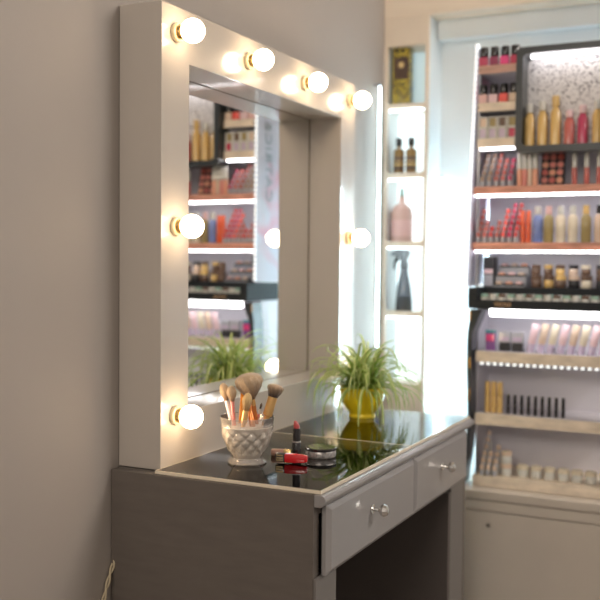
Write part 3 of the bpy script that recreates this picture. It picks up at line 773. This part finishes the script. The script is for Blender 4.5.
gp_ = gloss(); ug = [False]
for i in range(4):
    put(gp_, ug, (.4395 + .0135 * i, 1.112, ZD), '%s of four peach lip glosses with pale caps on the fourth shelf' % ['leftmost', 'second', 'third', 'rightmost'][i], 'lip glosses on the fourth shelf',
        swap={'tube': ['peach', 'blush', 'nude', 'peach'][i]})
for i in range(4):
    put(gp_, ug, (.575 + .03 * i, 1.12, ZD), '%s of four rose lip glosses right of the blush palette' % ['leftmost', 'second', 'third', 'rightmost'][i], 'rose lip glosses right of the palette', swap={'tube': 'rose'})
def bottle(name, cat, w, h, neck, caph, body, cap):
    t = thing(name, '', cat, (0, 0, 0))
    MB().lathe([(w * .9, 0), (w, .002), (w, h * .86), (w * .7, h * .97), (neck, h)], seg=20).build('bottle', body, t, True)
    MB().lathe([(neck * 1.15, h + .0002), (neck * 1.2, h + .002), (neck * 1.1, h + caph)], seg=16).build('cap', cap, t, True)
    return t
fb = bottle('foundation_bottle', 'foundation', .0125, .070, .007, .022, 'cream', 'cap_clear'); uf2 = [False]
for x, b_, c_, lab in ((.6700, 'cream', 'cap_clear', 'cream foundation bottle at the right end of the fifth shelf'),
                       (.6380, 'nude', 'cap_black', 'nude foundation bottle near the right end of the fifth shelf'),
                       (.6060, 'olive', 'gold', 'olive foundation bottle with gold cap on the fifth shelf'),
                       (.5740, 'cream', 'cap_clear', 'cream foundation bottle with clear cap beside the olive one on the fifth shelf'),
                       (.5440, 'cream', 'cap_clear', 'pale cream foundation bottle with clear cap left of its twin on the fifth shelf'),
                       (.5140, 'olive', 'pale_pink', 'olive bottle with pink cap on the fifth shelf'),
                       (.4870, 'blue', 'cap_clear', 'blue and white bottle on the fifth shelf')):
    put(fb, uf2, (x, 1.118, ZE), lab, None, swap={'bottle': b_, 'cap': c_})
for x, c, lab in ((.4640, 'orange', 'orange lip gloss with orange cap on the fifth shelf, left one of the pair'), (.4480 + .0015, 'orange', 'orange lip gloss with orange cap on the fifth shelf, nearest the lipstick testers')):
    put(gp_, ug, (x, 1.115, ZE), lab, None, swap={'tube': c, 'cap': c})
# sixth level: black tray top: tester box, powder trays
ZF = .3012
t = thing('tester_box', 'dark box with a grey drawer at the left end above the tray', 'box', (.354, 1.165, ZF))
box('case', (-.014, -.02, .0), (.014, .02, .078), 'pan_black', t, .001)
box('front_label', (-.012, -.0212, .034), (.012, -.0202, .046), 'shell', t)
box('drawer_face', (-.012, -.0212, .002), (.012, -.0202, .031), 'plastic_grey', t)
def powder():
    t = thing('powder_tester', '', 'powder', (0, 0, 0))
    MB().box((-.0118, -.011, 0), (.0118, .011, .0045)).build('pan', 'pan_black', t, False, .001)
    MB().lathe([(.0092, .0046), (.0092, .0085), (.006, .0105), (.0003, .011)], seg=20).build('powder_cake', 'nude', t, True)
    return t
pw = powder(); up_ = [False]
riser = MB()
for k in range(3): riser.box((.3715, 1.123 + .028 * k, ZF), (.452, 1.150 + .028 * k, ZF + .0035 + .0235 * k))
tag(riser.build('powder_riser', 'steel_gray'), 'grey stepped riser under the round powder testers', 'display riser')
for k in range(3):
    for i in range(3):
        put(pw, up_, (.385 + .0262 * i, 1.1355 + .028 * k, ZF + .0038 + .0235 * k),
            'round powder tester, %s from left in the %s tier of the riser' % (['first', 'second', 'third'][i], ['front', 'middle', 'back'][k]), 'powder testers above the tray',
            swap={'powder_cake': ['nude', 'peach', 'pale_pink'][(i + k) % 3]})
def jarlet(name='powder_jar'):
    t = thing(name, '', 'jar', (0, 0, 0))
    MB().lathe([(.0120, 0), (.0135, .002), (.0135, .018), (.0125, .0195)], seg=24).build('jar_body', 'cap_clear', t, True)
    MB().lathe([(.0132, .0197), (.0138, .021), (.0138, .030), (.0125, .0315)], seg=24).build('lid', 'nude', t, True)
    return t
jl = jarlet(); uj = [False]
for x, y, b_, l_, lab in ((.478, 1.155, 'brown', 'brown', 'brown jar standing right of the powder riser'), (.508, 1.165, 'gold', 'brown', 'gold jar with brown lid above the tray'),
                          (.540, 1.155, 'brown', 'gold', 'brown jar with gold lid above the tray'), (.572, 1.160, 'pan_black', 'nude', 'black jar with nude lid above the tray'),
                          (.604, 1.155, 'cream', 'brown', 'cream jar with brown lid above the tray'), (.640, 1.160, 'pan_black', 'brown', 'black jar with brown lid near the right end above the tray')):
    put(jl, uj, (x, y, ZF), lab, None, swap={'jar_body': b_, 'lid': l_})
    put(jl, uj, (x - .002, y + .001, ZF + .0320), 'small jar on the ' + lab, None, swap={'jar_body': l_, 'lid': b_}, scale=(.85, .85, .85))
# little pots in the black tray
def potlet():
    t = thing('cream_pot', '', 'pot', (0, 0, 0))
    MB().lathe([(.0085, 0), (.0092, .001), (.0092, .013), (.0085, .014)], seg=18).build('pot_body', 'cap_clear', t, True)
    MB().lathe([(.0088, .0142), (.0094, .015), (.0094, .021), (.0084, .022)], seg=18).build('lid', 'mint', t, True)
    return t
pl = potlet(); uq = [False]
for i in range(15):
    for j in range(2):
        put(pl, uq, (.3655 + .0228 * i, 1.066 + .030 * j, .2625), 'little %s-lidded pot, %s row, %s half of the black tray' % (['mint', 'brown', 'pale'][(i * 2 + j) % 3], ['front', 'rear'][j], 'left' if i < 7 else 'right'),
            'pots in the black tray', swap={'lid': ['mint', 'brown', 'cap_clear'][(i * 2 + j) % 3]})
# lower shelves
t = thing('purple_packet', 'upright purple and teal packet on the first shelf under the tray', 'packet', (.369, 1.122, .1355))
box('carton', (-.0125, -.006, 0), (.0125, .006, .046), 'purple', t, .001); box('top_band', (-.0126, -.0062, .046), (.0126, .0062, .053), 'teal', t)
box('printed_panel', (-.0105, -.0066, .024), (.0105, -.0061, .042), 'hot_pink', t)
for x, lab in ((.407, 'left black compact box beside the purple packet'), (.440, 'right black compact box beside the purple packet')):
    t = thing('compact_box', lab, 'box', (x, 1.122, .1355), 'black compact boxes')
    box('carton', (-.0140, -.008, 0), (.0140, .008, .022), 'pan_black', t, .001); box('lid', (-.0145, -.0085, .0222), (.0145, .0085, .050), 'plastic_grey', t, .001)
    box('printed_panel', (-.0115, -.0092, .026), (.0115, -.0086, .037), 'lilac', t)
mt = thing('cream_tube', '', 'cosmetic tube', (0, 0, 0))
MB().lathe([(.0085, 0), (.0088, .001), (.0088, .020), (.0080, .022)], seg=18).build('cap', 'lilac', mt, True)
m = MB().lathe([(.0080, .0222), (.0095, .026), (.0098, .060), (.0100, .075)], seg=18); m.v = [(x, y * (1 - .85 * max(0, (z - .03) / .045)), z) for x, y, z in m.v]
m.build('tube', 'shell', mt, True); um = [False]
for i in range(9):
    put(mt, um, (.470 + .0255 * i, 1.125, .1355), '%s tube leaning on the shelf under the tray, %s from left' % (['shell pink', 'nude', 'cream'][i % 3], ['first', 'second', 'third', 'fourth', 'fifth', 'sixth', 'seventh', 'eighth', 'last'][i]),
        'leaning cream tubes', rot=(0, .22, 0), swap={'tube': ['shell', 'nude', 'cream'][i % 3]})
ms = thing('mascara', '', 'mascara', (0, 0, 0))
MB().lathe([(.0068, 0), (.0074, .001), (.0074, .042), (.0070, .043)], seg=18).build('tube', 'gold', ms, True)
MB().lathe([(.0070, .0432), (.0074, .044), (.0070, .080), (.0055, .084)], seg=18).build('cap', 'gold', ms, True); us = [False]
for i in range(3):
    put(ms, us, (.3640 + .0165 * i, 1.118, -.0272), 'gold mascara tube, %s of three beside the black leg' % ['left', 'middle', 'right'][i], 'gold mascaras', swap={'cap': 'gold'}, scale=(1, 1, .97))
for i in range(9):
    put(ms, us, (.4190 + .0175 * i, 1.118, -.0272), 'short black eyeliner right of the gold mascaras, %s from the left' % ['first', 'second', 'third', 'fourth', 'fifth', 'sixth', 'seventh', 'eighth', 'last'][i], 'black eyeliners', swap={'cap': 'cap_black', 'tube': 'cap_black'}, scale=(.62, .62, .60))
for i in range(3):
    for k in range([6, 3, 4][i]):
        put(tp, ut, (.3610 + .0165 * i, 1.083 + .0145 * k, -.1855 + .0155 * k), 'small nude concealer tester in the %s column on the lowest shelf' % ['left', 'middle', 'right'][i], 'concealer testers %s column' % ['left', 'middle', 'right'][i], swap={'colour_cap': 'nude'})
rs = MB()
for i in range(3):
    for k in range(1, [6, 3, 4][i]): rs.box((.3610 + .0165 * i - .0068, 1.083 + .0145 * k - .0066, -.1858), (.3610 + .0165 * i + .0068, 1.083 + .0145 * k + .0060, -.1857 + .0155 * k))
tag(rs.build('tester_riser', 'cap_clear'), 'clear stepped riser holding the concealer testers on the lowest shelf', 'display riser')
def pot2(x, z, lab):
    put(jl, uj, (x, 1.105, z), lab, None, swap={'jar_body': 'cap_clear', 'lid': 'nude'})
rs = MB().box((.404, 1.090, -.1858), (.437, 1.094, -.108)).box((.404, 1.120, -.1858), (.437, 1.124, -.108))
pot2(.4205, -.1857, 'nude powder pot at the bottom of the stack on the lowest shelf'); pot2(.4205, -.1535, 'nude powder pot on top of the stack on the lowest shelf')
for i in range(7):
    put(jl, uj, (.462 + .034 * i, 1.11, -.1857), 'cream jar in the row right of the stacked pots, %s from the left' % ['first', 'second', 'third', 'fourth', 'fifth', 'sixth', 'last'][i], 'cream jars on the lowest shelf', swap={'jar_body': 'cap_clear', 'lid': 'cream'})

# framed perfume case fixed in front of the upper shelves
pc = thing('perfume_case', 'black framed white case of perfume bottles high on the display stand', 'display case', (.4370, 1.065, .640))
bm = bmesh.new(); W_, H_ = .262, .262
def lp(pts, y):
    vs = [bm.verts.new((x, y, z)) for x, z in pts]; return [bm.edges.new((vs[i], vs[(i + 1) % len(vs)])) for i in range(len(vs))]
ed = lp(rounded(0, 0, W_, H_, .014), 0) + lp(rounded(.017, .017, W_ - .017, H_ - .017, .012), 0)
bmesh.ops.triangle_fill(bm, edges=ed, use_beauty=True, use_dissolve=True)
ret = bmesh.ops.extrude_face_region(bm, geom=bm.faces[:])
for v in [g for g in ret['geom'] if isinstance(g, bmesh.types.BMVert)]: v.co.y += .06
bmesh.ops.recalc_face_normals(bm, faces=bm.faces); me = bpy.data.meshes.new('case_frame'); bm.to_mesh(me); bm.free()
link('case_frame', me, 'stand_black', pc)
box('case_back', (.006, .060, .006), (W_ - .006, .064, H_ - .006), 'scribble_print', pc)
box('light_strip', (.03, .030, H_ - .0225), (W_ - .03, .040, H_ - .0172), 'led_shelf', pc)  # strip added to brighten the print and bottles in the case
box('hanger', (.02, .064, .03), (W_ - .02, SYB - 1.065 - .0005, .05), 'steel_gray', pc)
pb = thing('perfume_bottle', '', 'perfume', (0, 0, 0))
MB().lathe([(.0105, 0), (.0125, .002), (.0125, .070), (.0080, .080), (.0060, .084)], seg=22).build('bottle', 'gold', pb, True)
MB().lathe([(.0085, .0842), (.009, .086), (.009, .106), (.008, .107)], seg=18).build('cap', 'cap_clear', pb, True); ub = [False]
for i, (dx, hh, c, cp) in enumerate(((.030, 1, 'gold', 'cap_clear'), (.062, 1.05, 'gold', 'cap_clear'), (.094, 1.15, 'gold', 'gold'), (.128, .8, 'rose', 'shell'), (.160, .9, 'raspberry', 'shell'), (.195, 1, 'gold', 'cap_clear'), (.228, .9, 'cream', 'gold'))):
    put(pb, ub, (.437 + dx, 1.094, .6573), ['pale gold perfume bottle nearest the case edge on the left', 'gold perfume bottle, second in the black framed case', 'tall gold perfume bottle with gold cap in the case', 'short rose perfume bottle in the middle of the case',
        'raspberry perfume bottle right of the rose one in the case', 'gold perfume bottle near the right end of the case', 'cream perfume bottle at the right end of the case'][i], 'perfumes in the framed case', swap={'bottle': c, 'cap': cp}, scale=(1, 1, hh))

# ------------------------------------------------------------------ lights
def area(name, loc, target, size, power, col):
    l = bpy.data.lights.new(name, 'AREA'); l.shape = 'RECTANGLE'; l.size, l.size_y = size; l.energy = power; l.color = col
    o = bpy.data.objects.new(name, l); COL.objects.link(o); o.location = loc
    o.rotation_euler = (Vector(target) - Vector(loc)).to_track_quat('-Z', 'Y').to_euler(); return o
area('ceiling_and_fill', (2.4, 1.1, 1.70), (.0, .75, .4), (1.4, .4), 60, (1, .93, .86))
area('ceiling_and_fill', (.75, -2.8, 1.45), (.15, 0, .35), (1.0, .7), 26, (1, .89, .78))  # fill added behind the camera to brighten faces turned towards it
w = bpy.data.worlds.new('world'); SC.world = w; w.use_nodes = True
w.node_tree.nodes['Background'].inputs['Color'].default_value = (.86, .76, .67, 1)
w.node_tree.nodes['Background'].inputs['Strength'].default_value = .42

# ------------------------------------------------------------------ camera
cam = bpy.data.cameras.new('camera'); co = bpy.data.objects.new('camera', cam); COL.objects.link(co); SC.camera = co
yaw, pitch, roll = (math.radians(v) for v in (26.0504, 2.2578, .4968))
fw = Vector((-math.sin(yaw) * math.cos(pitch), math.cos(yaw) * math.cos(pitch), -math.sin(pitch)))
r = Vector((math.cos(yaw), math.sin(yaw), 0)); u = r.cross(fw)
r2 = r * math.cos(roll) + u * math.sin(roll); u2 = -r * math.sin(roll) + u * math.cos(roll)
M = Matrix((( r2.x, u2.x, -fw.x, 1.0134), (r2.y, u2.y, -fw.y, -1.3341), (r2.z, u2.z, -fw.z, .3607), (0, 0, 0, 1)))
co.matrix_world = M
cam.sensor_width = 36; cam.lens = 954 * 36 / 600; cam.clip_start = .05
cam.dof.use_dof = True; cam.dof.focus_distance = 1.66; cam.dof.aperture_fstop = 3.0
SC.view_settings.view_transform = 'Standard'; SC.view_settings.look = 'None'; SC.view_settings.gamma = 1
SC.view_settings.exposure = .12
